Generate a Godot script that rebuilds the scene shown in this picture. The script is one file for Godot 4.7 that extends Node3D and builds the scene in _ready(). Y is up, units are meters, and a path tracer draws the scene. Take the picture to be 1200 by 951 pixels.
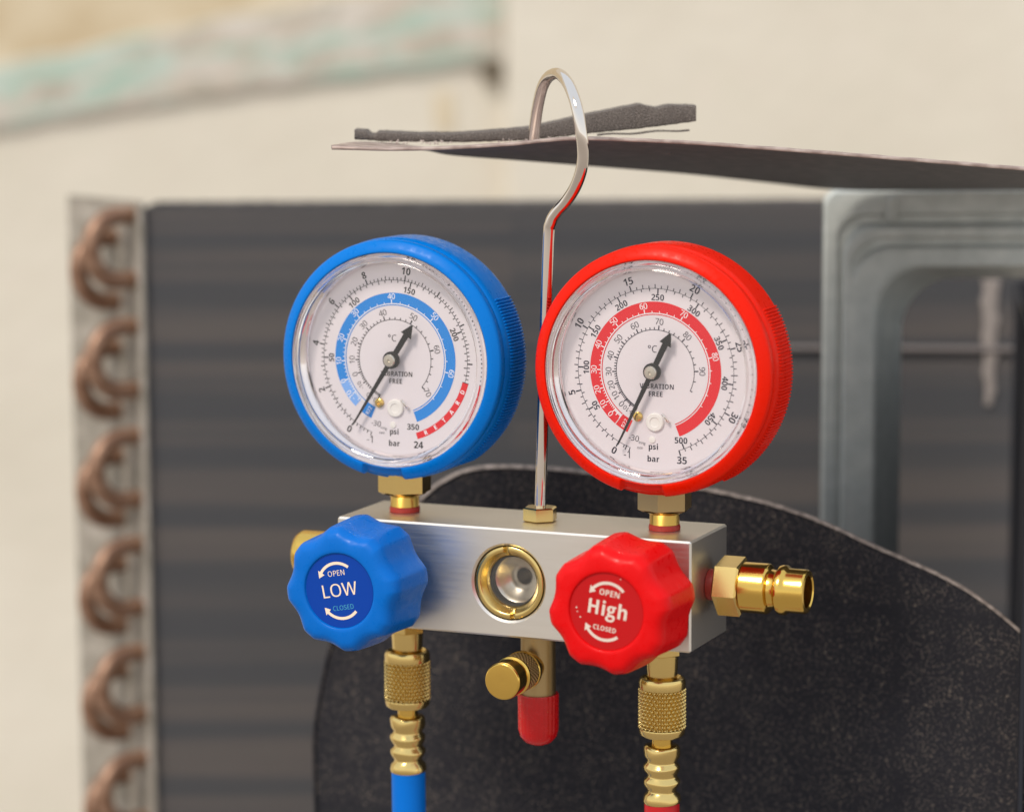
extends Node3D
# A refrigerant manifold gauge set hung from a sheet metal arm in front of an opened condenser.
# Lengths below are millimetres unless said otherwise; Acc.mesh() turns them into metres.

const BAND_PHASE := -0.33

var mats := {}


# ---------------------------------------------------------------- geometry collector
class Acc:
	var v := PackedVector3Array()
	var n := PackedVector3Array()
	var uv := PackedVector2Array()
	var idx := PackedInt32Array()

	func grid(rows: Array, wrap := false, xf := Transform3D.IDENTITY, flip := false) -> void:
		var m: int = rows.size()
		var k: int = rows[0].size()
		var nn := PackedVector3Array()
		nn.resize(m * k)
		var cols: int = k if wrap else k - 1
		for i in m - 1:
			for j in cols:
				var j2: int = (j + 1) % k
				var a: Vector3 = rows[i][j]
				var b: Vector3 = rows[i + 1][j]
				var c: Vector3 = rows[i][j2]
				var d: Vector3 = rows[i + 1][j2]
				var f := (d - a).cross(c - b)
				if f.length_squared() < 1e-18:
					continue
				nn[i * k + j] += f
				nn[(i + 1) * k + j] += f
				nn[i * k + j2] += f
				nn[(i + 1) * k + j2] += f
		var base := v.size()
		var outc: int = k + 1 if wrap else k
		var s := -1.0 if flip else 1.0
		for i in m:
			for j in outc:
				var jj: int = j % k
				v.append(xf * rows[i][jj])
				var q := nn[i * k + jj]
				if q.length_squared() < 1e-20:
					q = Vector3.UP
				n.append((xf.basis * q.normalized() * s).normalized())
				uv.append(Vector2(float(j) / (outc - 1), float(i) / maxi(1, m - 1)))
		for i in m - 1:
			for j in outc - 1:
				var a := base + i * outc + j
				var b := a + outc
				if flip:
					idx.append_array([a, b, a + 1, b, b + 1, a + 1])
				else:
					idx.append_array([a, a + 1, b, b, a + 1, b + 1])

	# profile of (radius, height) round the y axis, outside when it climbs; corners sharper than `sharp` degrees stay hard
	func lathe(profile: Array, seg := 48, xf := Transform3D.IDENTITY, sharp := 32.0, shape = null) -> void:
		var strip := [profile[0]]
		for i in range(1, profile.size()):
			strip.append(profile[i])
			var cut: bool = i == profile.size() - 1
			if not cut:
				var d0: Vector2 = profile[i] - profile[i - 1]
				var d1: Vector2 = profile[i + 1] - profile[i]
				cut = absf(d0.angle_to(d1)) > deg_to_rad(sharp)
			if cut:
				var rows := []
				for p in strip:
					var row := PackedVector3Array()
					for j in seg:
						var t := TAU * j / seg
						var q: Vector2 = p
						if shape != null:
							q = shape.call(t, p)
						row.append(Vector3(q.x * cos(t), q.y, q.x * sin(t)))
					rows.append(row)
				grid(rows, true, xf)
				strip = [profile[i]]

	# the same with flat sides (nuts)
	func prism_lathe(profile: Array, sides := 6, xf := Transform3D.IDENTITY, turn := 0.0) -> void:
		for s in sides:
			var t0 := TAU * s / sides + turn
			var t1 := TAU * (s + 1) / sides + turn
			for i in profile.size() - 1:
				var a: Vector2 = profile[i]
				var b: Vector2 = profile[i + 1]
				grid([PackedVector3Array([Vector3(a.x * cos(t0), a.y, a.x * sin(t0)), Vector3(a.x * cos(t1), a.y, a.x * sin(t1))]),
					PackedVector3Array([Vector3(b.x * cos(t0), b.y, b.x * sin(t0)), Vector3(b.x * cos(t1), b.y, b.x * sin(t1))])], false, xf)

	func tri(a: Vector3, b: Vector3, c: Vector3, normal: Vector3, xf := Transform3D.IDENTITY) -> void:
		var base := v.size()
		v.append_array([xf * a, xf * b, xf * c])
		var w := (xf.basis * normal).normalized()
		n.append_array([w, w, w])
		uv.append_array([Vector2(a.x, a.y), Vector2(b.x, b.y), Vector2(c.x, c.y)])
		if (c - a).cross(b - a).dot(normal) < 0.0:
			idx.append_array([base, base + 2, base + 1])
		else:
			idx.append_array([base, base + 1, base + 2])

	func quad(a: Vector3, b: Vector3, c: Vector3, d: Vector3, normal: Vector3, xf := Transform3D.IDENTITY) -> void:
		tri(a, b, c, normal, xf)
		tri(a, c, d, normal, xf)

	# a box with chamfered edges; open_front leaves the +z face away
	func box(size: Vector3, ch := 0.3, xf := Transform3D.IDENTITY, open_front := false) -> void:
		var h := size / 2.0
		var axes := [Vector3.RIGHT, Vector3.UP, Vector3.BACK]
		for ax in 3:
			var b: int = (ax + 1) % 3
			var c: int = (ax + 2) % 3
			for s in [-1.0, 1.0]:
				if open_front and ax == 2 and s > 0:
					continue
				var o: Vector3 = axes[ax] * s * h[ax]
				var p: Vector3 = axes[b] * (h[b] - ch)
				var q: Vector3 = axes[c] * (h[c] - ch)
				quad(o - p - q, o + p - q, o + p + q, o - p + q, axes[ax] * s, xf)
		if ch <= 0.0:
			return
		for ax in 3:
			var b: int = (ax + 1) % 3
			var c: int = (ax + 2) % 3
			for s in [-1.0, 1.0]:
				for t in [-1.0, 1.0]:
					var l: Vector3 = axes[ax] * (h[ax] - ch)
					var p: Vector3 = axes[b] * s * h[b] + axes[c] * t * (h[c] - ch)
					var q: Vector3 = axes[b] * s * (h[b] - ch) + axes[c] * t * h[c]
					quad(p - l, p + l, q + l, q - l, axes[b] * s + axes[c] * t, xf)
		for sx in [-1.0, 1.0]:
			for sy in [-1.0, 1.0]:
				for sz in [-1.0, 1.0]:
					var k := Vector3(sx, sy, sz)
					tri(k * Vector3(h.x, h.y - ch, h.z - ch), k * Vector3(h.x - ch, h.y, h.z - ch), k * Vector3(h.x - ch, h.y - ch, h.z), k, xf)

	# a flat outline in xy made thick between z0 and z1
	func slab(poly: PackedVector2Array, z0: float, z1: float, xf := Transform3D.IDENTITY) -> void:
		var t := Geometry2D.triangulate_polygon(poly)
		for i in range(0, t.size(), 3):
			var p := [poly[t[i]], poly[t[i + 1]], poly[t[i + 2]]]
			tri(Vector3(p[0].x, p[0].y, z1), Vector3(p[1].x, p[1].y, z1), Vector3(p[2].x, p[2].y, z1), Vector3.BACK, xf)
			if z0 < z1:
				tri(Vector3(p[0].x, p[0].y, z0), Vector3(p[1].x, p[1].y, z0), Vector3(p[2].x, p[2].y, z0), Vector3.FORWARD, xf)
		if z0 < z1:
			var s := -1.0 if Geometry2D.is_polygon_clockwise(poly) else 1.0
			for i in poly.size():
				var a := poly[i]
				var b := poly[(i + 1) % poly.size()]
				var d := b - a
				quad(Vector3(a.x, a.y, z0), Vector3(b.x, b.y, z0), Vector3(b.x, b.y, z1), Vector3(a.x, a.y, z1), Vector3(d.y, -d.x, 0) * s, xf)

	func sector(r0: float, r1: float, a0: float, a1: float, z: float, xf := Transform3D.IDENTITY) -> void:
		var k := maxi(2, int(absf(a1 - a0) / 2.5))
		for i in k:
			var p := clock(a0 + (a1 - a0) * i / k)
			var q := clock(a0 + (a1 - a0) * (i + 1) / k)
			quad(_f(p * r0, z), _f(q * r0, z), _f(q * r1, z), _f(p * r1, z), Vector3.BACK, xf)

	func tick(a: float, r0: float, r1: float, w: float, z: float) -> void:
		var p := clock(a)
		var s := Vector2(-p.y, p.x) * w / 2.0
		quad(_f(p * r0 - s, z), _f(p * r1 - s, z), _f(p * r1 + s, z), _f(p * r0 + s, z), Vector3.BACK)

	static func clock(a: float) -> Vector2:  # degrees clockwise from straight down
		return Vector2(-sin(deg_to_rad(a)), -cos(deg_to_rad(a)))

	static func _f(p: Vector2, z: float) -> Vector3:
		return Vector3(p.x, p.y, z)

	func text(s: String, cap: float, at: Vector2, turn: float, z: float, font: Font, squeeze := 1.0) -> void:
		var tm := TextMesh.new()
		tm.text = s
		tm.font = font
		tm.font_size = 48
		tm.pixel_size = cap / (48.0 * 0.714)
		tm.depth = 0.0
		tm.curve_step = 2.0
		tm.vertical_alignment = VERTICAL_ALIGNMENT_CENTER
		var b := Basis(Vector3.BACK, turn) * Basis.from_scale(Vector3(squeeze, 1, 1))
		var ar := tm.get_mesh_arrays()
		var box_ := tm.get_aabb()
		var mid := box_.position + box_.size / 2.0
		var base := v.size()
		var pv: PackedVector3Array = ar[Mesh.ARRAY_VERTEX]
		var pi: PackedInt32Array = ar[Mesh.ARRAY_INDEX]
		for p in pv:
			v.append(b * (p - mid) + Vector3(at.x, at.y, z))
			n.append(Vector3.BACK)
			uv.append(Vector2.ZERO)
		for i in pi:
			idx.append(base + i)

	# a round bar along points; radii is one number or one per point
	func tube(pts: PackedVector3Array, radii, seg := 14, capped := true) -> void:
		var rows := []
		var up := Vector3.UP
		var last := Vector3.ZERO
		for i in pts.size():
			var d := (pts[mini(i + 1, pts.size() - 1)] - pts[maxi(i - 1, 0)]).normalized()
			if i == 0:
				up = d.cross(Vector3.RIGHT if absf(d.x) < 0.8 else Vector3.UP).normalized()
			else:
				up = (up - d * up.dot(d)).normalized()
			var side := d.cross(up)
			var r: float = radii[i] if radii is Array or radii is PackedFloat32Array else radii
			var row := PackedVector3Array()
			for j in seg:
				var t := TAU * j / seg
				row.append(pts[i] + (up * cos(t) + side * sin(t)) * r)
			rows.append(row)
			last = d
		grid(rows, true, Transform3D.IDENTITY, true)
		if capped:
			for e in [0, pts.size() - 1]:
				var nrm: Vector3 = last if e else (pts[0] - pts[1]).normalized()
				for j in seg:
					tri(pts[e], rows[e][j], rows[e][(j + 1) % seg], nrm)

	func mesh() -> ArrayMesh:
		var w := PackedVector3Array()
		w.resize(v.size())
		for i in v.size():
			w[i] = v[i] * 0.001
		var a := []
		a.resize(Mesh.ARRAY_MAX)
		a[Mesh.ARRAY_VERTEX] = w
		a[Mesh.ARRAY_NORMAL] = n
		a[Mesh.ARRAY_TEX_UV] = uv
		a[Mesh.ARRAY_INDEX] = idx
		var m := ArrayMesh.new()
		m.add_surface_from_arrays(Mesh.PRIMITIVE_TRIANGLES, a)
		return m


# ---------------------------------------------------------------- scene helpers
func thing(called: String, label: String, category: String, at := Vector3.ZERO, group := "") -> Node3D:
	var o := Node3D.new()
	o.name = called
	add_child(o, true)
	o.position = at * 0.001
	o.set_meta("label", label)
	o.set_meta("category", category)
	if group:
		o.set_meta("group", group)
	return o


func part(called: String, acc: Acc, material: Material, parent: Node3D, label := "") -> MeshInstance3D:
	return place(called, acc.mesh(), material, parent, label)


func place(called: String, m: Mesh, material: Material, parent: Node3D, label := "") -> MeshInstance3D:
	var o := MeshInstance3D.new()
	o.name = called
	o.mesh = m
	o.material_override = material
	parent.add_child(o, true)
	if label:
		o.set_meta("label", label)
	return o


func group_part(called: String, parent: Node3D, at: Vector3, label := "") -> Node3D:
	var o := Node3D.new()
	o.name = called
	parent.add_child(o, true)
	o.position = at * 0.001
	if label:
		o.set_meta("label", label)
	return o


func along(dir: Vector3, at := Vector3.ZERO) -> Transform3D:  # turns the lathe's y axis to dir
	var y := dir.normalized()
	var x := Vector3.RIGHT if absf(y.x) < 0.9 else Vector3.UP
	var z := x.cross(y).normalized()
	x = y.cross(z)
	return Transform3D(Basis(x, y, z), at)


func v2(list: Array) -> Array:
	var out := []
	for p in list:
		out.append(Vector2(p[0], p[1]))
	return out


func v3(list: Array) -> PackedVector3Array:
	var out := PackedVector3Array()
	for p in list:
		out.append(Vector3(p[0], p[1], p[2]))
	return out


func smooth_path(pts: PackedVector3Array, step := 1.0) -> PackedVector3Array:
	var c := Curve3D.new()
	for i in pts.size():
		var t := (pts[mini(i + 1, pts.size() - 1)] - pts[maxi(i - 1, 0)]) / 6.0
		c.add_point(pts[i], -t, t)
	c.bake_interval = step
	return c.get_baked_points()


func lookup(table: Array, x: float) -> float:  # piecewise linear through [[x, y], ...]
	if x <= table[0][0]:
		return table[0][1]
	for i in range(1, table.size()):
		if x <= table[i][0]:
			return lerpf(table[i - 1][1], table[i][1], (x - table[i - 1][0]) / (table[i][0] - table[i - 1][0]))
	return table[-1][1]


func noise(freq: float, kind := FastNoiseLite.TYPE_SIMPLEX_SMOOTH, octaves := 4, sd := 1) -> FastNoiseLite:
	var f := FastNoiseLite.new()
	f.noise_type = kind
	f.frequency = freq
	f.fractal_octaves = octaves
	f.fractal_type = FastNoiseLite.FRACTAL_FBM if octaves > 1 else FastNoiseLite.FRACTAL_NONE
	f.seed = sd
	return f


func noise_texture(f: FastNoiseLite, size := 512, stops := [], normalize := true) -> NoiseTexture2D:
	var t := NoiseTexture2D.new()
	t.width = size
	t.height = size
	t.seamless = true
	t.normalize = normalize
	t.noise = f
	if stops:
		var g := Gradient.new()
		g.offsets = PackedFloat32Array(stops.map(func(s): return s[0]))
		g.colors = PackedColorArray(stops.map(func(s): return s[1]))
		t.color_ramp = g
	return t


func mat(called: String, color: Color, rough := 0.5, metal := 0.0) -> StandardMaterial3D:
	var m := StandardMaterial3D.new()
	m.resource_name = called
	m.albedo_color = color
	m.roughness = rough
	m.metallic = metal
	mats[called] = m
	return m


func triplanar(m: StandardMaterial3D, scale: Vector3) -> void:
	m.uv1_triplanar = true
	m.uv1_scale = scale
	m.uv1_triplanar_sharpness = 4.0


func bump(m: StandardMaterial3D, t: Texture2D, cm: float) -> void:
	m.heightmap_enabled = true
	m.heightmap_texture = t
	m.heightmap_scale = cm


func grey(a: float) -> Color:
	return Color(a, a, a)


func make_materials() -> void:
	var fine := noise_texture(noise(0.03, FastNoiseLite.TYPE_SIMPLEX_SMOOTH, 5, 3), 512, [[0.0, grey(0.0)], [1.0, grey(1.0)]])
	var smear := noise_texture(noise(0.012, FastNoiseLite.TYPE_SIMPLEX_SMOOTH, 5, 8), 512, [[0.25, grey(0.55)], [0.75, grey(1.0)]])
	var scratch := noise_texture(noise(0.05, FastNoiseLite.TYPE_SIMPLEX_SMOOTH, 3, 5), 512, [[0.0, grey(0.0)], [1.0, grey(1.0)]])
	var scratch_r := noise_texture(noise(0.05, FastNoiseLite.TYPE_SIMPLEX_SMOOTH, 3, 6), 512, [[0.2, grey(0.84)], [0.8, grey(1.0)]])

	for b in [["blue_rubber", Color(0.0, 0.435, 0.78)], ["red_rubber", Color(0.86, 0.10, 0.0)]]:
		var m := mat(b[0], b[1], 0.46)
		m.metallic_specular = 0.25
		m.roughness_texture = smear
		bump(m, fine, 0.0003)
		triplanar(m, Vector3.ONE * 60)
	for b in [["blue_knob", Color(0.0, 0.39, 0.74)], ["red_knob", Color(0.83, 0.03, 0.045)]]:
		var m := mat(b[0], b[1], 0.46)
		m.metallic_specular = 0.28
		m.roughness_texture = smear
		bump(m, fine, 0.0004)
		triplanar(m, Vector3.ONE * 50)
	mat("blue_label", Color(0.0, 0.23, 0.60), 0.5).metallic_specular = 0.3
	mat("red_label", Color(0.70, 0.03, 0.05), 0.45).metallic_specular = 0.35
	mat("cream_ink", Color(0.93, 0.84, 0.74), 0.5)
	mat("teal_ink", Color(0.25, 0.60, 0.72), 0.5)
	mat("grey_ink", Color(0.84, 0.77, 0.72), 0.5)
	mat("dial_white", Color(0.825, 0.79, 0.805), 0.5)
	mat("black_ink", Color(0.02, 0.02, 0.05), 0.7).metallic_specular = 0.15
	mat("navy_ink", Color(0.05, 0.02, 0.14), 0.7).metallic_specular = 0.15
	mat("blue_ink", Color(0.0, 0.48, 0.80), 0.6).metallic_specular = 0.2
	mat("faded_blue_ink", Color(0.42, 0.62, 0.88), 0.45)
	mat("red_ink", Color(0.82, 0.03, 0.11), 0.6).metallic_specular = 0.2
	mat("white_ink", Color(0.92, 0.91, 0.92), 0.45)
	mat("pointer_black", Color(0.02, 0.02, 0.035), 0.45).metallic_specular = 0.25
	var lens := mat("clear_lens", Color(1, 1, 1, 0.03), 0.03)
	lens.transparency = BaseMaterial3D.TRANSPARENCY_ALPHA
	var glass := mat("moulded_glass", Color(1, 1, 1, 0.0), 0.04)
	glass.refraction_enabled = true
	glass.refraction_scale = 0.049
	var ring := mat("bright_ring", Color(0.93, 0.90, 0.90), 0.08, 1.0)
	ring.roughness_texture = smear
	triplanar(ring, Vector3.ONE * 70)
	var chrome := mat("chrome", Color(0.88, 0.85, 0.82), 0.08, 1.0)
	chrome.roughness_texture = smear
	triplanar(chrome, Vector3.ONE * 60)
	var brass := mat("brass", Color(0.87, 0.76, 0.49), 0.24, 1.0)
	brass.roughness_texture = scratch_r
	triplanar(brass, Vector3.ONE * 90)
	var gold := mat("bright_brass", Color(0.87, 0.72, 0.37), 0.2, 1.0)
	gold.roughness_texture = scratch_r
	triplanar(gold, Vector3.ONE * 90)
	var dull := mat("dull_brass", Color(0.68, 0.585, 0.42), 0.42, 1.0)
	dull.roughness_texture = scratch_r
	triplanar(dull, Vector3.ONE * 60)
	var alu := mat("brushed_aluminium", Color(0.89, 0.87, 0.84), 0.40, 1.0)
	alu.roughness_texture = scratch_r
	bump(alu, scratch, 0.0003)
	triplanar(alu, Vector3(1.6, 55, 55))
	mat("satin_steel", Color(0.80, 0.77, 0.72), 0.3, 1.0)
	mat("black_hole", Color(0.03, 0.03, 0.035), 0.5)
	mat("red_seal", Color(0.55, 0.10, 0.03), 0.45)
	var cap := mat("red_cap", Color(0.76, 0.02, 0.045), 0.3)
	cap.roughness_texture = smear
	triplanar(cap, Vector3.ONE * 50)
	var h1 := mat("blue_hose", Color(0.0, 0.41, 0.78), 0.5)
	h1.metallic_specular = 0.25
	bump(h1, fine, 0.0008)
	triplanar(h1, Vector3.ONE * 50)
	var h2 := mat("red_hose", Color(0.72, 0.03, 0.08), 0.4)
	bump(h2, fine, 0.0008)
	triplanar(h2, Vector3.ONE * 50)
	mat("milky_plastic", Color(0.86, 0.84, 0.82), 0.3)

	# background things
	var dust := ImageTexture.create_from_image(dust_image())
	var blade := mat("dusty_black_plastic", Color(1, 1, 1), 0.85)
	blade.metallic_specular = 0.22
	blade.albedo_texture = dust
	bump(blade, fine, 0.01)
	triplanar(blade, Vector3.ONE * 12.0)
	var worn := noise_texture(noise(0.03, FastNoiseLite.TYPE_SIMPLEX, 4, 31), 256, [[0.0, Color(0.31, 0.28, 0.27)], [0.45, Color(0.53, 0.485, 0.46)], [1.0, Color(0.70, 0.65, 0.62)]])
	var rim := mat("worn_rim", Color(1, 1, 1), 0.7)
	rim.albedo_texture = worn
	triplanar(rim, Vector3.ONE * 30)
	var sheet := mat("dark_painted_sheet", Color(1, 1, 1), 0.6)
	sheet.metallic_specular = 0.3
	sheet.albedo_texture = noise_texture(noise(0.02, FastNoiseLite.TYPE_SIMPLEX_SMOOTH, 5, 41), 512, [[0.0, Color(0.38, 0.38, 0.385)], [0.7, Color(0.43, 0.425, 0.425)], [1.0, Color(0.49, 0.47, 0.465)]])
	triplanar(sheet, Vector3.ONE * 12)
	var edge := mat("bare_metal_edge", Color(1, 1, 1), 0.5, 0.3)
	edge.albedo_texture = noise_texture(noise(0.05, FastNoiseLite.TYPE_SIMPLEX, 4, 43), 256, [[0.0, Color(0.50, 0.43, 0.41)], [0.5, Color(0.63, 0.56, 0.53)], [1.0, Color(0.74, 0.68, 0.65)]])
	triplanar(edge, Vector3.ONE * 9)
	var foam := mat("grey_foam", Color(1, 1, 1), 0.9)
	foam.albedo_texture = noise_texture(noise(0.09, FastNoiseLite.TYPE_SIMPLEX, 4, 51), 512, [[0.0, Color(0.27, 0.245, 0.235)], [0.5, Color(0.40, 0.37, 0.35)], [1.0, Color(0.58, 0.54, 0.51)]])
	bump(foam, noise_texture(noise(0.09, FastNoiseLite.TYPE_SIMPLEX, 4, 51), 512, [[0.0, grey(0)], [1.0, grey(1)]]), 0.04)
	triplanar(foam, Vector3.ONE * 33)
	mat("glue_crumb", Color(0.74, 0.68, 0.65), 0.8)
	var galv := mat("galvanised_steel", Color(1, 1, 1), 0.55, 0.1)
	galv.albedo_texture = noise_texture(noise(0.02, FastNoiseLite.TYPE_CELLULAR, 3, 61), 512, [[0.0, Color(0.695, 0.715, 0.70)], [0.6, Color(0.74, 0.755, 0.74)], [1.0, Color(0.78, 0.79, 0.77)]])
	galv.roughness_texture = smear
	triplanar(galv, Vector3.ONE * 14)
	var fin := mat("dirty_fins", Color(1, 1, 1), 0.85)
	fin.metallic_specular = 0.2
	fin.albedo_texture = ImageTexture.create_from_image(band_image())
	fin.uv1_triplanar = true
	fin.uv1_world_triplanar = true
	fin.uv1_scale = Vector3(2.6041667, 2.6041667, 2.6041667)
	var cu := mat("weathered_copper", Color(1, 1, 1), 0.42, 0.4)
	cu.albedo_texture = noise_texture(noise(0.03, FastNoiseLite.TYPE_SIMPLEX_SMOOTH, 4, 81), 256, [[0.0, Color(0.45, 0.325, 0.255)], [0.5, Color(0.56, 0.43, 0.345)], [1.0, Color(0.65, 0.53, 0.45)]])
	triplanar(cu, Vector3.ONE * 9)
	mat("dusty_tube", Color(0.40, 0.33, 0.30), 0.7)
	var plate := mat("end_plate_metal", Color(1, 1, 1), 0.55, 0.3)
	plate.albedo_texture = noise_texture(noise(0.02, FastNoiseLite.TYPE_SIMPLEX_SMOOTH, 4, 91), 256, [[0.0, Color(0.50, 0.48, 0.44)], [0.6, Color(0.63, 0.60, 0.56)], [1.0, Color(0.74, 0.71, 0.68)]])
	triplanar(plate, Vector3.ONE * 14)
	mat("pale_wire", Color(0.46, 0.43, 0.42), 0.8)
	mat("pressed_fins", Color(0.56, 0.525, 0.505), 0.7)
	mat("cabinet_paint", Color(0.16, 0.165, 0.19), 0.6).metallic_specular = 0.3

	var wall := mat("beige_plaster", Color(1, 1, 1), 0.9)
	wall.albedo_texture = noise_texture(noise(0.006, FastNoiseLite.TYPE_SIMPLEX_SMOOTH, 6, 101), 512, [[0.0, Color(0.805, 0.775, 0.715)], [0.5, Color(0.825, 0.795, 0.738)], [1.0, Color(0.845, 0.818, 0.765)]])
	bump(wall, noise_texture(noise(0.05, FastNoiseLite.TYPE_SIMPLEX, 5, 103), 512, [[0.0, grey(0)], [1.0, grey(1)]]), 0.06)
	triplanar(wall, Vector3.ONE * 1.6)
	var tan_ := mat("yellowed_plaster", Color(1, 1, 1), 0.9)
	tan_.albedo_texture = noise_texture(noise(0.012, FastNoiseLite.TYPE_SIMPLEX_SMOOTH, 5, 105), 256, [[0.0, Color(0.72, 0.64, 0.51)], [0.5, Color(0.79, 0.73, 0.62)], [1.0, Color(0.84, 0.79, 0.70)]])
	triplanar(tan_, Vector3.ONE * 3.0)
	var peel := mat("peeling_paint", Color(1, 1, 1), 0.85)
	peel.albedo_texture = ImageTexture.create_from_image(peel_image())


func dust_image() -> Image:
	# pale fluff clinging to black plastic: fine strands, thick in some places and thin in others
	var w := 512
	var im := Image.create(w, w, false, Image.FORMAT_RGB8)
	var strand := noise(0.055, FastNoiseLite.TYPE_SIMPLEX, 3, 21)
	strand.fractal_type = FastNoiseLite.FRACTAL_RIDGED
	strand.domain_warp_enabled = true
	strand.domain_warp_amplitude = 14.0
	strand.domain_warp_frequency = 0.03
	var patch := noise(0.012, FastNoiseLite.TYPE_SIMPLEX_SMOOTH, 4, 23)
	var st := strand.get_seamless_image(w, w)
	var pt := patch.get_seamless_image(w, w)
	for y in w:
		for x in w:
			var p := pt.get_pixel(x, y).r
			var k := st.get_pixel(x, y).r
			k = smoothstep(0.66, 0.97, k) * (0.70 + 0.3 * smoothstep(0.28, 0.72, p))
			im.set_pixel(x, y, Color(0.15, 0.15, 0.17).lerp(Color(0.17, 0.168, 0.182), p).lerp(Color(0.60, 0.54, 0.48), k))
	return im


func band_image() -> Image:
	# brown dust lies on the fins in bands between the tube rows (period 24 mm, 16 of them in one repeat)
	var w := 256
	var h := 1024
	var im := Image.create(w, h, false, Image.FORMAT_RGB8)
	var a := noise(0.02, FastNoiseLite.TYPE_SIMPLEX_SMOOTH, 4, 71)
	var b := noise(0.06, FastNoiseLite.TYPE_SIMPLEX, 3, 73)
	for y in h:
		var wide := a.get_noise_2d(11, y * 0.35)
		for x in w:
			var t := fposmod(float(y) / h * 16.0 + BAND_PHASE + 0.14 * a.get_noise_2d(x * 0.12, y * 0.5), 1.0)
			var k := smoothstep(0.16 + 0.1 * wide, 0.26 + 0.1 * wide, absf(t - 0.5))
			k = clampf(k * (0.7 + 0.9 * a.get_noise_2d(x * 0.06 + 500, y * 0.3)) + 0.35 * b.get_noise_2d(x * 0.05, y), 0.0, 1.0)
			im.set_pixel(x, y, Color(0.325, 0.325, 0.335).lerp(Color(0.395, 0.373, 0.366), k))
	return im


func peel_image() -> Image:
	# flakes of green-blue paint on grey-white render; x runs along the ledge, y up its face
	var w := 512
	var h := 128
	var im := Image.create(w, h, false, Image.FORMAT_RGB8)
	var a := noise(0.018, FastNoiseLite.TYPE_SIMPLEX_SMOOTH, 5, 111)
	var b := noise(0.03, FastNoiseLite.TYPE_SIMPLEX, 5, 113)
	var c := noise(0.008, FastNoiseLite.TYPE_SIMPLEX_SMOOTH, 3, 117)
	for y in h:
		for x in w:
			var u := float(x) / w
			var t := float(y) / h
			var base := Color(0.78, 0.75, 0.71).lerp(Color(0.73, 0.69, 0.635), clampf(0.5 + b.get_noise_2d(x, y * 1.4) * 1.3, 0, 1))
			var centre := 0.60 + 0.06 * a.get_noise_2d(x * 0.3, 7)
			var reach := 0.24 - absf(t - centre) * 2.3 if u < 0.74 else -0.10 - absf(t - 0.45) * 0.2
			var k := reach + a.get_noise_2d(x * 0.6, y * 2.4) * 0.35 + b.get_noise_2d(x * 0.5, y * 2.2 + 40) * 0.5 + c.get_noise_2d(x, y) * 0.25
			if k > 0.05:
				base = base.lerp(Color(0.63, 0.715, 0.66).lerp(Color(0.71, 0.755, 0.715), clampf(0.5 + b.get_noise_2d(x + 300, y), 0, 1)), 0.9)
			elif b.get_noise_2d(x * 1.2, y * 2.0 + 90) > 0.28:
				base = Color(0.67, 0.64, 0.585)
			im.set_pixel(x, y, base)
	return im


# ---------------------------------------------------------------- the scene
func _ready() -> void:
	var cam := Camera3D.new()
	cam.name = "camera"
	add_child(cam)
	cam.position = Vector3(0, 1.15, 0)
	cam.rotation = Vector3(deg_to_rad(-7.71664), 0, deg_to_rad(-0.26236))
	var lens := CameraAttributesPhysical.new()
	lens.frustum_focal_length = 82.6346
	lens.frustum_focus_distance = 0.869
	lens.frustum_near = 0.05
	lens.frustum_far = 60.0
	lens.exposure_aperture = 5.6
	cam.attributes = lens
	cam.current = true
	cam.fov = 16.5252
	cam.far = 60.0

	var env := Environment.new()
	env.background_mode = Environment.BG_SKY
	var sky := ProceduralSkyMaterial.new()
	sky.sky_top_color = Color(0.80, 0.83, 0.87)
	sky.sky_horizon_color = Color(0.93, 0.925, 0.905)
	sky.sky_curve = 0.15
	sky.ground_horizon_color = Color(0.80, 0.765, 0.725)
	sky.ground_bottom_color = Color(0.60, 0.565, 0.53)
	sky.ground_curve = 0.1
	env.sky = Sky.new()
	env.sky.sky_material = sky
	env.tonemap_mode = Environment.TONE_MAPPER_LINEAR
	env.tonemap_exposure = 1.44
	env.sdfgi_enabled = true
	env.ssao_enabled = true
	env.ssil_enabled = true
	var we := WorldEnvironment.new()
	we.name = "world_environment"
	we.environment = env
	add_child(we)
	var sun := DirectionalLight3D.new()
	sun.name = "sun"
	add_child(sun)
	sun.look_at_from_position(Vector3(-0.5, 0.85, 0.62), Vector3.ZERO)
	sun.light_energy = 0.58
	sun.light_color = Color(1.0, 0.965, 0.915)
	sun.light_angular_distance = 15.0
	sun.shadow_enabled = true

	make_materials()
	build_wall()
	build_coil()
	build_bracket()
	build_panel()
	build_blade()
	build_arm()
	build_foam()
	build_manifold()
	build_hoses()


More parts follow.
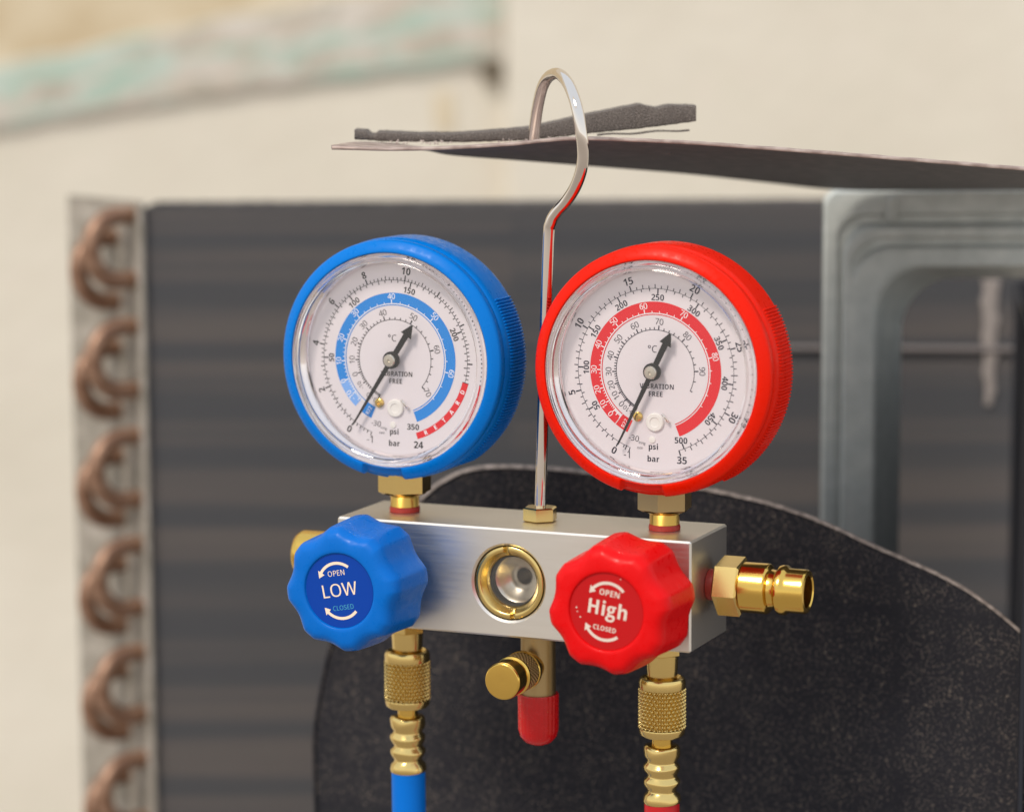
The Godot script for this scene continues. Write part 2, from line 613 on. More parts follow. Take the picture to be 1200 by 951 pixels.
func build_wall() -> void:
	var w := thing("plaster_wall", "beige plastered wall behind the condenser, out of focus", "wall", Vector3(0, 0, -2000))
	var a := Acc.new()
	a.box(Vector3(5200, 2600, 120), 2.0, Transform3D(Basis.IDENTITY, Vector3(0, 1000, -60)))
	part("plaster", a, mats.beige_plaster, w)
	a = Acc.new()  # the right part of the wall stands a little proud of the left
	a.box(Vector3(2300, 2400, 30), 3.0, Transform3D(Basis.IDENTITY, Vector3(1146, 1000, 9)))
	part("plaster", a, mats.beige_plaster, w)
	a = Acc.new()
	a.slab(PackedVector2Array([Vector2(-1300, 920), Vector2(-362, 1108), Vector2(-178, 1154), Vector2(-60, 1176), Vector2(-60, 1900), Vector2(-1300, 1900)]), -1, 5)
	part("yellowed_band", a, mats.yellowed_plaster, w, "yellowed plaster above the ledge")
	a = Acc.new()
	a.slab(PackedVector2Array([Vector2(-54, 1104), Vector2(-42, 1106), Vector2(-40, 1084), Vector2(-44, 1072), Vector2(-53, 1080)]), -1, 1.5)
	part("stain", a, mats.yellowed_plaster, w, "small yellow stain under the ledge")

	var l := thing("wall_ledge", "sloping concrete ledge with peeling teal and white paint, upper left", "ledge", Vector3(0, 0, -1998))
	# its face between two sloping edges, sticking out of the wall
	var rows := []
	var low := [[-900.0, 930.0], [-364.0, 1074.0], [-181.0, 1101.0], [-5.0, 1121.0]]
	var high := [[-900.0, 990.0], [-364.0, 1126.0], [-181.0, 1163.0], [-5.0, 1192.0]]
	for k in 6:
		rows.append(PackedVector3Array())
	for i in 61:
		var x := -900.0 + 895.0 * i / 60
		var y0 := lookup(low, x) + 0.8 * sin(x * 0.13)
		var y1 := lookup(high, x) + 1.2 * sin(x * 0.09 + 1)
		y0 += 2.5
		rows[0].append(Vector3(x, y0, -4))
		rows[1].append(Vector3(x, y0 + 3, 3))
		rows[2].append(Vector3(x, y0 + 7, 5))
		rows[3].append(Vector3(x, y1 - 4, 5))
		rows[4].append(Vector3(x, y1, 2))
		rows[5].append(Vector3(x, y1, -4))
	a = Acc.new()
	a.grid(rows)
	a.quad(Vector3(-5, 1121, -4), Vector3(-5, 1121, 6), Vector3(-5, 1192, 6), Vector3(-5, 1192, -4), Vector3.RIGHT)
	var acc := part("painted_face", a, mats.peeling_paint, l)
	acc.set_meta("label", "flaking teal and white paint")
	a = Acc.new()
	a.box(Vector3(16, 9, 20), 2.0, Transform3D(Basis.IDENTITY, Vector3(-13, 1117.5, 0)))
	part("broken_corner", a, mat("brown_stone", Color(0.36, 0.30, 0.22), 0.9), l, "dark broken lower corner")


func build_coil() -> void:
	var c := thing("condenser_coil", "dirty grey condenser coil with copper return bends along its left end", "condenser coil", Vector3(0, 0, -1200))
	var top := 1074.0
	var low := 690.0
	var depth := 40.0
	# fins: thin plates, too fine to pick apart
	var fin := Acc.new()
	var rows := []
	for zc in [[0.0, 0.0], [-1.0, 0.0], [-depth, 0.0]]:
		var r := PackedVector3Array()
		for i in 25:
			r.append(Vector3(0, low + (top - low) * i / 24.0, zc[0]))
		rows.append(r)
	fin.box(Vector3(0.45, top - low, depth), 0.0, Transform3D(Basis.IDENTITY, Vector3(0, (top + low) / 2, -depth / 2)))
	var mm := MultiMesh.new()
	mm.transform_format = MultiMesh.TRANSFORM_3D
	var rng := RandomNumberGenerator.new()
	rng.seed = 5
	var count := 770
	mm.mesh = fin.mesh()
	mm.instance_count = count
	for i in count:
		var x := -157.4 + i * 0.55
		var b := Basis(Vector3.UP, 0.0) * Basis(Vector3.BACK, 0.0)
		mm.set_instance_transform(i, Transform3D(b, Vector3(x, rng.randf_range(-0.8, 0.5), 0.0) * 0.001))
	var fins := MultiMeshInstance3D.new()
	fins.name = "fins"
	fins.multimesh = mm
	fins.material_override = mats.dirty_fins
	c.add_child(fins)
	fins.set_meta("kind", "stuff")
	# straight tubes through the fins
	var tube := Acc.new()
	tube.tube(v3([[-156, 0, -12], [270, 0, -12]]), 4.8, 12)
	var tm := tube.mesh()
	for k in 16:
		var o := place("copper_tube", tm, mats.dusty_tube, c)
		o.position = Vector3(0, 1063.0 - 24.0 * k, 0) * 0.001
	var back := Acc.new()
	back.box(Vector3(424, top - low, 2), 0.2, Transform3D(Basis.IDENTITY, Vector3(57, (top + low) / 2, -depth - 1.5)))
	part("back_row", back, mats.dirty_fins, c)
	# the end plate is turned towards the left and the front
	var out := Vector3(-0.77, 0, 0.64)
	var across := Vector3(-0.64, 0, -0.77)
	var a := Acc.new()
	var fr := Transform3D(Basis(across, Vector3.UP, across.cross(Vector3.UP)), Vector3(-159.8, (top + low) / 2 + 1, -0.5))
	a.box(Vector3(58, top - low + 4, 1.6), 0.3, fr * Transform3D(Basis.IDENTITY, Vector3(29, 0, 0)))
	part("end_plate", a, mats.end_plate_metal, c)
	a = Acc.new()
	a.box(Vector3(2.2, top - low + 4, 5), 0.4, Transform3D(Basis.IDENTITY, Vector3(-158.9, (top + low) / 2 + 1, 1.2)))
	part("plate_flange", a, mats.end_plate_metal, c)
	# return bends in two rows
	var bend := func(reach: float) -> ArrayMesh:
		var pts := PackedVector3Array()
		pts.append(Vector3(0, 13.9, 0) - out * 3)
		for i in 25:
			var t := PI * i / 24.0
			pts.append(Vector3(0, 13.9 * cos(t), 0) + out * (reach - 13.9 + 13.9 * sin(t)))
		pts.append(Vector3(0, -13.9, 0) - out * 3)
		var b := Acc.new()
		b.tube(pts, 4.0, 20, false)
		return b.mesh()
	var front: ArrayMesh = bend.call(22.5)
	var rear: ArrayMesh = bend.call(20.0)
	for k in 8:
		var y := 1056.8 - 48.0 * k
		var o := place("return_bend", front, mats.weathered_copper, c)
		o.position = (Vector3(-158.6, y, -0.5) + across * 6.0) * 0.001
		o = place("return_bend", rear, mats.weathered_copper, c)
		o.position = (Vector3(-158.6, y - 10.5, -0.5) + across * 20.5) * 0.001
		o.rotation.x = rng.randf_range(-0.04, 0.04)
	# a stretched wire across the fins and a patch of fins pressed flat
	a = Acc.new()
	a.tube(v3([[100, 1012.5, 1.6], [180, 1011.6, 1.8], [268, 1010.6, 1.6]]), 1.3, 8)
	part("stretched_wire", a, mats.pale_wire, c)
	rows = []
	for i in 27:
		var y := 1042.0 - 55.0 * i / 26.0
		var r := PackedVector3Array()
		for j in 7:
			var t := j / 6.0 - 0.5
			var wide := 8.0 * (1.0 - 0.55 * pow(i / 26.0, 2)) * (0.9 + 0.1 * sin(i * 1.7))
			r.append(Vector3(206.3 + t * wide + 0.5 * sin(i * 0.9) + i * 0.02, y, 1.0 + 0.8 * cos(t * PI) + 0.3 * sin(i * 2.3 + j)))
		rows.append(r)
	a = Acc.new()
	a.grid(rows, false, Transform3D.IDENTITY, true)
	part("flattened_fins", a, mats.pressed_fins, c)


func build_bracket() -> void:
	var b := thing("motor_bracket", "grey galvanised steel fan motor bracket with rounded inner corner, right", "bracket", Vector3(115.5, 1090, -1030))
	# each line of the stamped profile: [from the left edge, z there, from the top edge, z there, corner radius]
	var prof := [
		[0, -4, 0, -4, 5], [0, -1, 0, -1, 5], [0.8, 0, 0.8, 0, 5], [4.8, 0, 8.6, 0, 9], [5.4, -1.6, 9.6, -2.2, 10], [6.4, -1.6, 12.2, -2.2, 11], [7.2, 0.2, 13.2, 0.6, 12], [8.2, 0.8, 14.2, 1.4, 12],
		[9.0, 0.8, 17.0, 1.4, 13], [9.6, 0.8, 17.6, 0.8, 13], [10.2, 0.8, 18.0, -2.8, 13], [10.8, 0.8, 20.6, -2.8, 14], [11.4, 0.8, 21.2, 0.4, 14], [12.0, 0.8, 22.0, 0.8, 14],
		[18.6, 0.8, 27.4, 0.8, 17], [19.8, 0.2, 28.4, 0.2, 18], [20.4, -1.0, 28.9, -1.0, 18], [32.4, -24, 34.0, -16, 20], [32.6, -25, 34.2, -17, 20], [32.6, -28, 34.2, -20, 20]]
	var rows := []
	for p in prof:
		var r := PackedVector3Array()
		var ux: float = p[0]
		var uy: float = p[2]
		var rad: float = p[4]
		for i in 13:
			r.append(Vector3(ux, lerpf(-300, -uy - rad, i / 12.0), p[1]))
		for i in range(1, 17):
			var t := PI / 2 * i / 16.0
			r.append(Vector3(ux + rad - rad * cos(t), -uy - rad + rad * sin(t), lerpf(p[1], p[3], i / 16.0)))
		for i in range(1, 9):
			r.append(Vector3(lerpf(ux + rad, 170, i / 8.0), -uy, p[3]))
		rows.append(r)
	var a := Acc.new()
	for i in rows.size() - 1:
		a.grid([rows[i], rows[i + 1]])
	part("stamped_frame", a, mats.galvanised_steel, b)
	a = Acc.new()
	a.box(Vector3(4, 9, 2), 0.6, Transform3D(Basis.IDENTITY, Vector3(25, -7, 0.2)))
	part("locating_tab", a, mats.galvanised_steel, b)
	a = Acc.new()
	for i in rows.size() - 1:
		var q0 := PackedVector3Array()
		var q1 := PackedVector3Array()
		for k in rows[0].size():
			q0.append(rows[i][k] - Vector3(0, 0, 1.2))
			q1.append(rows[i + 1][k] - Vector3(0, 0, 1.2))
		a.grid([q0, q1], false, Transform3D.IDENTITY, true)
	part("frame_back", a, mats.galvanised_steel, b)


func build_panel() -> void:
	# the unit's side panel, running away from the camera along the right edge of the view
	var p := thing("cabinet_panel", "dark cabinet side panel standing at the far right edge", "cabinet panel")
	var x0 := 165.0
	var x1 := 209.0
	var a := Acc.new()
	var d := Vector3(x1 - x0, 0, -266)
	var fr := Transform3D(Basis(d.normalized(), Vector3.UP, d.normalized().cross(Vector3.UP)), Vector3((x0 + x1) / 2, 880, -1017))
	a.box(Vector3(d.length(), 330, 1.5), 0.4, fr * Transform3D(Basis.IDENTITY, Vector3(0, 0, 0)))
	part("side_sheet", a, mats.cabinet_paint, p)
	a = Acc.new()
	a.box(Vector3(14, 330, 1.5), 0.4, Transform3D(Basis.IDENTITY, Vector3(x1 + 6.0, 880, -1151)))
	part("folded_flange", a, mats.cabinet_paint, p)


func build_blade() -> void:
	var b := thing("fan_blade", "large black dust-speckled plastic fan blade with pale worn rim", "fan blade")
	var line := v3([[-70, 800, -985], [-71, 845, -985], [-72, 890, -985], [-70, 910, -985], [-64.2, 933.3, -985], [-52.1, 957.3, -982], [-41, 974.5, -980], [-30.4, 985.7, -978], [-24.3, 990.6, -976], [-16.7, 994.5, -974], [-6.1, 996.3, -972],
		[11.9, 996.3, -968], [26.7, 995.3, -964], [47, 993.8, -957], [67.5, 991.4, -950], [87.6, 987.7, -943], [104.7, 982.6, -936], [124.2, 974.5, -928], [143.5, 966.8, -920], [157.1, 959.0, -914], [170.8, 947.7, -908], [186, 932, -902], [205, 905, -894], [214, 870, -888], [218, 820, -882]])
	var path := smooth_path(line, 3.0)
	var cols := path.size()
	var rows := []
	var backs := []
	var hub := Vector3(72, 760, -935)
	for i in 13:
		var s := i / 12.0
		var r := PackedVector3Array()
		var q := PackedVector3Array()
		for k in cols:
			var p := path[k].lerp(hub, s * 0.92)
			p.z += 9.0 * sin(s * PI) * 0.6 - 2.0 * smoothstep(0.0, 0.06, s)
			r.append(p)
			q.append(p + Vector3(0, 0, -2.4))
		rows.append(r)
		backs.append(q)
	var a := Acc.new()
	a.grid(rows, false, Transform3D.IDENTITY, true)
	a.grid(backs)
	part("blade_face", a, mats.dusty_black_plastic, b)
	# the rolled outer edge
	var split := 0
	while path[split].y < 972.0:
		split += 1
	for piece in [[0, split + 1, mats.dusty_black_plastic, ""], [split, cols, mats.worn_rim, "pale scuffed rim of the blade"]]:
		a = Acc.new()
		var edge := []
		for j in 9:
			edge.append(PackedVector3Array())
		for k in range(piece[0], piece[1]):
			var d := (path[mini(k + 1, cols - 1)] - path[maxi(k - 1, 0)]).normalized()
			var outw := Vector3(-d.y, d.x, 0).normalized()
			for j in 9:
				var t := PI * j / 8.0
				edge[j].append(path[k] + Vector3(0, 0, -0.9) + outw * (1.0 * sin(t)) + Vector3(0, 0, 1.8 * cos(t)))
		a.grid(edge, false)
		part("rim", a, piece[2], b, piece[3])


func build_arm() -> void:
	var o := thing("sheet_metal_arm", "dark bent sheet metal arm that the gauge hook hangs over", "metal arm")
	var near := smooth_path(v3([[-56.5, 1113.0, -884], [-49, 1112.9, -882], [-37.2, 1112.6, -882], [-19.8, 1112.9, -882], [0.4, 1114, -882], [11.1, 1115.1, -882], [24.5, 1115.6, -882], [54.1, 1114.3, -882], [80.9, 1112.3, -882], [107.8, 1110.1, -882], [134.7, 1107.8, -882], [161.6, 1105.5, -882], [190, 1103, -882]]), 2.0)
	var far_table := [[-57.0, 1113.2, -890], [-50, 1113.6, -905], [-38.7, 1112.6, -918], [-27.9, 1110.6, -928], [-19.5, 1108.7, -935], [0.4, 1106.6, -945], [26.6, 1103.8, -958], [59.8, 1100.2, -975], [91.8, 1095.5, -1000], [117.2, 1091.7, -1022], [141.7, 1090.6, -1029], [212, 1090.6, -1029]]
	var far := PackedVector3Array()
	var sample := smooth_path(v3(far_table), 1.0)
	for k in near.size():
		far.append(sample[int(float(k) / (near.size() - 1) * (sample.size() - 1))])
	var up := []
	var down := []
	for i in 9:
		var s := i / 8.0
		var r := PackedVector3Array()
		var q := PackedVector3Array()
		for k in near.size():
			var p := near[k].lerp(far[k], s)
			# a shallow fold line runs along the sheet
			var fold := -0.7 * smoothstep(0.12, 0.3, s) * smoothstep(0.0, 40.0, p.x) * (1.0 - smoothstep(0.6, 1.0, s))
			p.y += fold
			r.append(p)
			q.append(p - Vector3(0, 1.0, 0))
		up.append(r)
		down.append(q)
	var a := Acc.new()
	a.grid(up, false)
	part("top_skin", a, mats.bare_metal_edge, o, "pale dusty upper face")
	a = Acc.new()
	a.grid(down, false, Transform3D.IDENTITY, true)
	a.grid([down[-1], up[-1]], false, Transform3D.IDENTITY, false)
	part("sheet", a, mats.dark_painted_sheet, o)
	a = Acc.new()
	var e0 := PackedVector3Array()
	var e1 := PackedVector3Array()
	var e2 := PackedVector3Array()
	var e3 := PackedVector3Array()
	for k in near.size():
		var wob := 0.05 * sin(k * 0.7) + 0.03 * sin(k * 1.9)
		e0.append(near[k] + Vector3(0, -1.02, -0.02))
		e1.append(near[k] + Vector3(0, -0.85, 0.35))
		e2.append(near[k] + Vector3(0, -0.1, 0.4 + wob * 0.3))
		e3.append(near[k] + Vector3(0, 0.22 + wob, -0.3))
	a.grid([e0, e1, e2, e3], false, Transform3D.IDENTITY, true)
	part("cut_edge", a, mats.bare_metal_edge, o, "bare pale cut edge")
	a = Acc.new()
	a.lathe(v2([[0, -0.4], [1.0, -0.4], [1.3, 0.0], [1.3, 1.0]]), 14, Transform3D(Basis.IDENTITY, Vector3(51, 1109.7, -905)))
	part("rivet", a, mats.dark_painted_sheet, o)


func build_foam() -> void:
	var o := thing("foam_strip", "torn grey foam strip stuck along the top of the dark metal arm", "foam strip")
	var top := [[-50.8, 1117.2], [-46, 1116.9], [-42.7, 1116.6], [-30, 1116.0], [-16.3, 1116.0], [6, 1117.7], [25.5, 1122.0], [42.1, 1125.2], [45, 1124.3], [47.7, 1123.9], [51.5, 1124.8], [60.2, 1124.6]]
	var low := [[-50.8, 1114.2], [-41.4, 1113.4], [-16.3, 1113.0], [6, 1113.6], [25.5, 1115.7], [42.2, 1117.2], [50, 1118.2], [60.2, 1119.4]]
	var rng := RandomNumberGenerator.new()
	rng.seed = 9
	var rows := []
	for k in 7:
		rows.append(PackedVector3Array())
	for i in 90:
		var x := lerpf(-50.8, 60.2, i / 89.0)
		var t := lookup(top, x) + rng.randf_range(-0.08, 0.08)
		var b := lookup(low, x) + rng.randf_range(-0.10, 0.10)
		var z := -911.0 + rng.randf_range(-0.25, 0.25)
		if x > -47 and x < -44:
			t -= 1.0
		var bk := -16.0
		rows[0].append(Vector3(x, b, z + bk))
		rows[1].append(Vector3(x, b, z - 0.6))
		rows[2].append(Vector3(x, b + 0.5, z))
		rows[3].append(Vector3(x, (t + b) / 2, z + rng.randf_range(-0.2, 0.3)))
		rows[4].append(Vector3(x, t - 0.4, z))
		rows[5].append(Vector3(x, t, z - 0.6))
		rows[6].append(Vector3(x, t, z + bk))
	var a := Acc.new()
	a.grid(rows)
	for e in [0, 89]:
		var nrm := Vector3.LEFT if e == 0 else Vector3.RIGHT
		a.quad(rows[0][e], rows[2][e], rows[4][e], rows[6][e], nrm)
	part("foam", a, mats.grey_foam, o)
	a = Acc.new()  # crumbs of white glue and torn skin between foam and metal
	for i in 70:
		var x := rng.randf_range(-40, 24)
		if rng.randf() < 0.35:
			x = rng.randf_range(-40, -22)
		var s := rng.randf_range(0.2, 0.5)
		var at := Vector3(x, lookup(low, x) + rng.randf_range(-0.5, 0.5), -909.9 + rng.randf_range(-0.4, 0.8))
		a.box(Vector3(s * 1.8, s, s), s * 0.3, Transform3D(Basis.from_euler(Vector3(rng.randf() * 3, rng.randf() * 3, rng.randf() * 3)), at))
	var g := part("glue_crumbs", a, mats.glue_crumb, o)
	g.set_meta("kind", "stuff")
	a = Acc.new()  # a loose flap of the strip's backing
	var f0 := PackedVector3Array()
	var f1 := PackedVector3Array()
	for i in 12:
		var x := lerpf(28, 58, i / 11.0)
		var y := lerpf(1115.4, 1117.0, i / 11.0) + 0.25 * sin(i * 1.1)
		f0.append(Vector3(x, y, -908))
		f1.append(Vector3(x, y - 0.3, -920))
	a.grid([f0, f1])
	var lo0 := PackedVector3Array()
	var lo1 := PackedVector3Array()
	for i in 12:
		lo0.append(f0[i] - Vector3(0, 0.45, 0))
		lo1.append(f1[i] - Vector3(0, 0.45, 0))
	a.grid([lo0, lo1], false, Transform3D.IDENTITY, true)
	a.grid([lo0, f0])
	part("loose_backing", a, mats.grey_foam, o)


# ---------------------------------------------------------------- the gauge set
var bold: Font
var regular: Font


func hex_profile(r: float, y0: float, y1: float, ch := 0.6) -> Array:
	return v2([[0, y0], [r - ch, y0], [r, y0 + ch * 0.6], [r, y1 - ch * 0.6], [r - ch, y1], [0, y1]])


func build_manifold() -> void:
	bold = SystemFont.new()
	bold.font_names = PackedStringArray(["Droid Sans"])
	bold.font_weight = 700
	regular = SystemFont.new()
	regular.font_names = PackedStringArray(["Droid Sans"])
	var o := thing("manifold_gauge_set", "aluminium manifold with blue and red pressure gauges hung by a wire hook", "gauge set", Vector3(-1, 994.6, -860.5))
	o.rotation.y = deg_to_rad(-23.2404)
	var zm := -17.0

	# valve block, with a round bore in its front
	var a := Acc.new()
	a.box(Vector3(120.4, 34.6, 34), 0.6, Transform3D(Basis.IDENTITY, Vector3(0, -17.3, zm)), true)
	var inner := PackedVector3Array()
	var outer := PackedVector3Array()
	var lip := PackedVector3Array()
	var floor_ := PackedVector3Array()
	var hx := 59.6
	var hy := 16.7
	var cy := -17.3
	var sx := -0.4
	var angs := []
	for i in 96:
		angs.append(TAU * i / 96.0)
	for cx in [-hx - sx, hx - sx]:
		for cyy in [-hy, hy]:
			angs.append(fposmod(atan2(cyy, cx), TAU))
	angs.sort()
	for t in angs:
		var d := Vector2(cos(t), sin(t))
		var k := minf((hx - sx * signf(d.x)) / maxf(absf(d.x), 1e-6), hy / maxf(absf(d.y), 1e-6))
		outer.append(Vector3(sx + d.x * k, cy + d.y * k, 0))
		inner.append(Vector3(sx + d.x * 12.7, cy + d.y * 12.7, 0))
		lip.append(Vector3(sx + d.x * 12.0, cy + d.y * 12.0, -0.7))
		floor_.append(Vector3(sx + d.x * 12.0, cy + d.y * 12.0, -6.0))
	for pair in [[outer, inner], [inner, lip], [lip, floor_]]:
		a.grid(pair, true)
	var block := part("valve_block", a, mats.brushed_aluminium, o, "brushed aluminium valve block")

	# sight glass in the bore
	var sg := group_part("sight_glass", o, Vector3(sx, cy, 0), "round brass-ringed sight glass in the block's middle")
	var zx := along(Vector3.BACK)
	a = Acc.new()
	var notch := func(t: float, p: Vector2) -> Vector2:
		for c in [96.0, 276.0]:
			if absf(wrapf(rad_to_deg(-t) - c, -180, 180)) < 3.4 and p.y > -1.9:
				return Vector2(p.x, minf(p.y, -1.9))
		return p
	a.lathe(v2([[12.0, -6], [11.7, -0.9], [11.3, -0.4], [10.2, -0.4], [9.8, -0.7], [8.7, -2.6], [8.3, -3.0], [8.0, -5]]), 180, zx, 60.0, notch)
	part("brass_ring", a, mats.brass, sg)
	a = Acc.new()
	a.lathe(v2([[8.0, -4.5], [7.7, -4.5], [7.5, -5.0], [7.5, -7.2], [7.7, -7.6]]), 64, zx)
	part("seal_ring", a, mats.black_hole, sg)
	a = Acc.new()
	a.lathe(v2([[8.2, -7.0], [7.6, -7.6], [6.9, -8.0], [6.6, -8.6], [4.6, -10.4], [4.2, -10.5], [3.0, -11.6], [2.4, -12.6]]), 64, zx, 50.0)
	part("steel_cup", a, mats.satin_steel, sg)
	a = Acc.new()
	a.lathe(v2([[2.4, -12.6], [2.2, -31], [0, -31]]), 32, zx)
	part("bore", a, mats.satin_steel, sg)
	a = Acc.new()
	a.lathe(v2([[8.05, -3.4], [4, -3.1], [0, -3.0]]), 48, zx)
	part("glass", a, mats.clear_lens, sg)

	# hanging hook
	var hk := group_part("hanging_hook", o, Vector3.ZERO)
	a = Acc.new()
	var wire := smooth_path(v3([[3.3, 1, zm], [5.0, 50, -17], [6.4, 88, -17], [7.6, 95.0, -16.4], [10.2, 98.6, -15.4], [13.8, 101.9, -14], [17.5, 106.3, -12], [20.3, 111.5, -10], [21.4, 117, -9], [21.1, 123.5, -8], [19.3, 131.1, -9], [15.4, 137, -13], [11.1, 140, -18], [7, 141, -22.5], [2.1, 139.8, -28], [-1.6, 136.6, -32], [-4.3, 131.4, -35], [-6.1, 126, -37], [-7.4, 119.5, -38.2]]), 0.8)
	a.tube(wire, 1.85, 20)
	part("bent_wire", a, mats.chrome, hk)
	a = Acc.new()
	a.prism_lathe(hex_profile(5.6, 0.05, 4.6, 0.7), 6, Transform3D(Basis.IDENTITY, Vector3(3.3, 0, zm)), 0.35)
	part("hook_nut", a, mats.brass, hk)

	build_gauge(o, Vector3(-44.2, 50.4, -5.7), true)
	build_gauge(o, Vector3(45.4, 50.8, -3.2), false)
	build_knob(o, Vector3(-44.4, -17.3, 0), true)
	build_knob(o, Vector3(44.4, -16.9, 0), false)

	# side couplers
	var side := group_part("side_coupler", o, Vector3(60.2, -16.2, zm), "brass quick coupler sticking out of the right end")
	var xx := along(Vector3.RIGHT)
	a = Acc.new()
	a.lathe(v2([[4.6, 0], [4.9, 0.3], [4.9, 2.4], [4.2, 2.8], [4.2, 4.2]]), 32, xx)
	part("seal", a, mats.red_seal, side)
	a = Acc.new()
	a.prism_lathe(hex_profile(9.4, 3.4, 11.4, 0.9), 6, xx, 0.33)
	part("hex_nut", a, mats.brass, side)
	a = Acc.new()
	a.lathe(v2([[7.0, 11.2], [7.9, 11.8], [7.9, 19.2], [7.4, 19.8], [6.2, 20.3], [6.1, 22.0], [6.5, 22.6], [7.6, 23.2], [7.8, 24.0], [7.7, 25.2], [6.9, 26.2], [6.9, 31.4], [6.5, 32.0], [5.4, 32.2], [4.9, 31.8], [4.7, 23], [0, 23]]), 56, xx, 40.0)
	part("coupler_body", a, mats.bright_brass, side)
	var left := group_part("side_coupler", o, Vector3(-60.2, -16.2, zm), "brass coupler end showing behind the blue knob")
	xx = along(Vector3.LEFT)
	a = Acc.new()
	a.prism_lathe(hex_profile(9.4, 0.2, 8.0, 0.9), 6, xx, 0.5)
	part("hex_nut", a, mats.brass, left)
	a = Acc.new()
	a.lathe(v2([[6.0, 7.8], [7.7, 8.4], [7.7, 20.6], [6.9, 22.4], [5.4, 23.2], [4.7, 22.8], [4.6, 16], [0, 16]]), 56, xx, 40.0)
	part("coupler_body", a, mats.bright_brass, left)

	# flare nipples under the block
	for x in [-43.8, 44.7]:
		var np := group_part("flare_nipple", o, Vector3(x, -34.6, zm))
		a = Acc.new()
		a.prism_lathe(hex_profile(6.3, -5.2, 0, 0.5), 6, Transform3D.IDENTITY, 0.2)
		part("hex_base", a, mats.brass, np)
		a = Acc.new()
		a.lathe(v2([[0, -14], [4.6, -14], [5.0, -9.2], [5.2, -5.1]]), 40)
		part("neck", a, mats.brass, np)

	# centre port with its knurled depressor and red cap
	var cp := group_part("service_port", o, Vector3(2.5, -34.6, zm), "tan brass centre port with a red cap below")
	a = Acc.new()
	a.lathe(v2([[0, -24], [5.2, -24], [5.6, -23.4], [5.6, 0]]), 48)
	part("port_body", a, mats.dull_brass, cp)
	a = Acc.new()
	var ribbed := func(t: float, p: Vector2) -> Vector2:
		return Vector2(p.x + (0.07 * cos(t * 26.0) if p.x > 6.0 else 0.0), p.y)
	a.lathe(v2([[0, -38.4], [2.2, -38.2], [4.4, -37.2], [5.9, -35.4], [6.45, -33.0], [6.5, -26], [6.55, -21.8], [6.35, -21.4], [5.7, -21.4]]), 156, Transform3D.IDENTITY, 50.0, ribbed)
	part("red_cap", a, mats.red_cap, cp)
	var kx := Vector3(-1.0, -11.9, 0)
	a = Acc.new()
	a.lathe(v2([[4.8, 3], [4.9, 8.6], [6.0, 8.8], [6.3, 9.4], [6.3, 10.8], [6.0, 11.2]]), 48, along(Vector3.BACK, kx))
	a.lathe(v2([[6.0, 18.0], [6.2, 18.2], [6.2, 19.0], [5.5, 19.3], [5.4, 20.4], [5.9, 20.8], [6.0, 26.2], [5.7, 26.8], [5.3, 27.0], [0, 26.9]]), 64, along(Vector3.BACK, kx), 40.0)
	var kn := part("depressor_knob", a, mats.bright_brass, cp, "knurled brass knob on the centre port")
	a = Acc.new()
	knurl(a, 6.05, 11.1, 18.1, 0.28, 30, along(Vector3.BACK, kx))
	part("knurling", a, mats.dull_brass, kn)


# diamond knurling: a skin whose radius follows two crossing sets of grooves
func knurl(a: Acc, r: float, y0: float, y1: float, h: float, starts: int, xf := Transform3D.IDENTITY) -> void:
	var rows := []
	var seg := starts * 8
	var m := int((y1 - y0) / 0.17)
	var pitch := TAU * r / starts
	for i in m + 1:
		var y := lerpf(y0, y1, float(i) / m)
		var row := PackedVector3Array()
		for j in seg:
			var t := TAU * j / seg
			var s := t * starts / TAU
			var q := y / (pitch * 1.5)
			var g1 := absf(fposmod(s + q, 1.0) - 0.5) * 2.0
			var g2 := absf(fposmod(s - q, 1.0) - 0.5) * 2.0
			var rr := r - h + 2.0 * h * minf(minf(g1, g2) * 1.6, 1.0) - h * 0.6
			row.append(Vector3(rr * cos(t), y, rr * sin(t)))
		rows.append(row)
	a.grid(rows, true, xf)


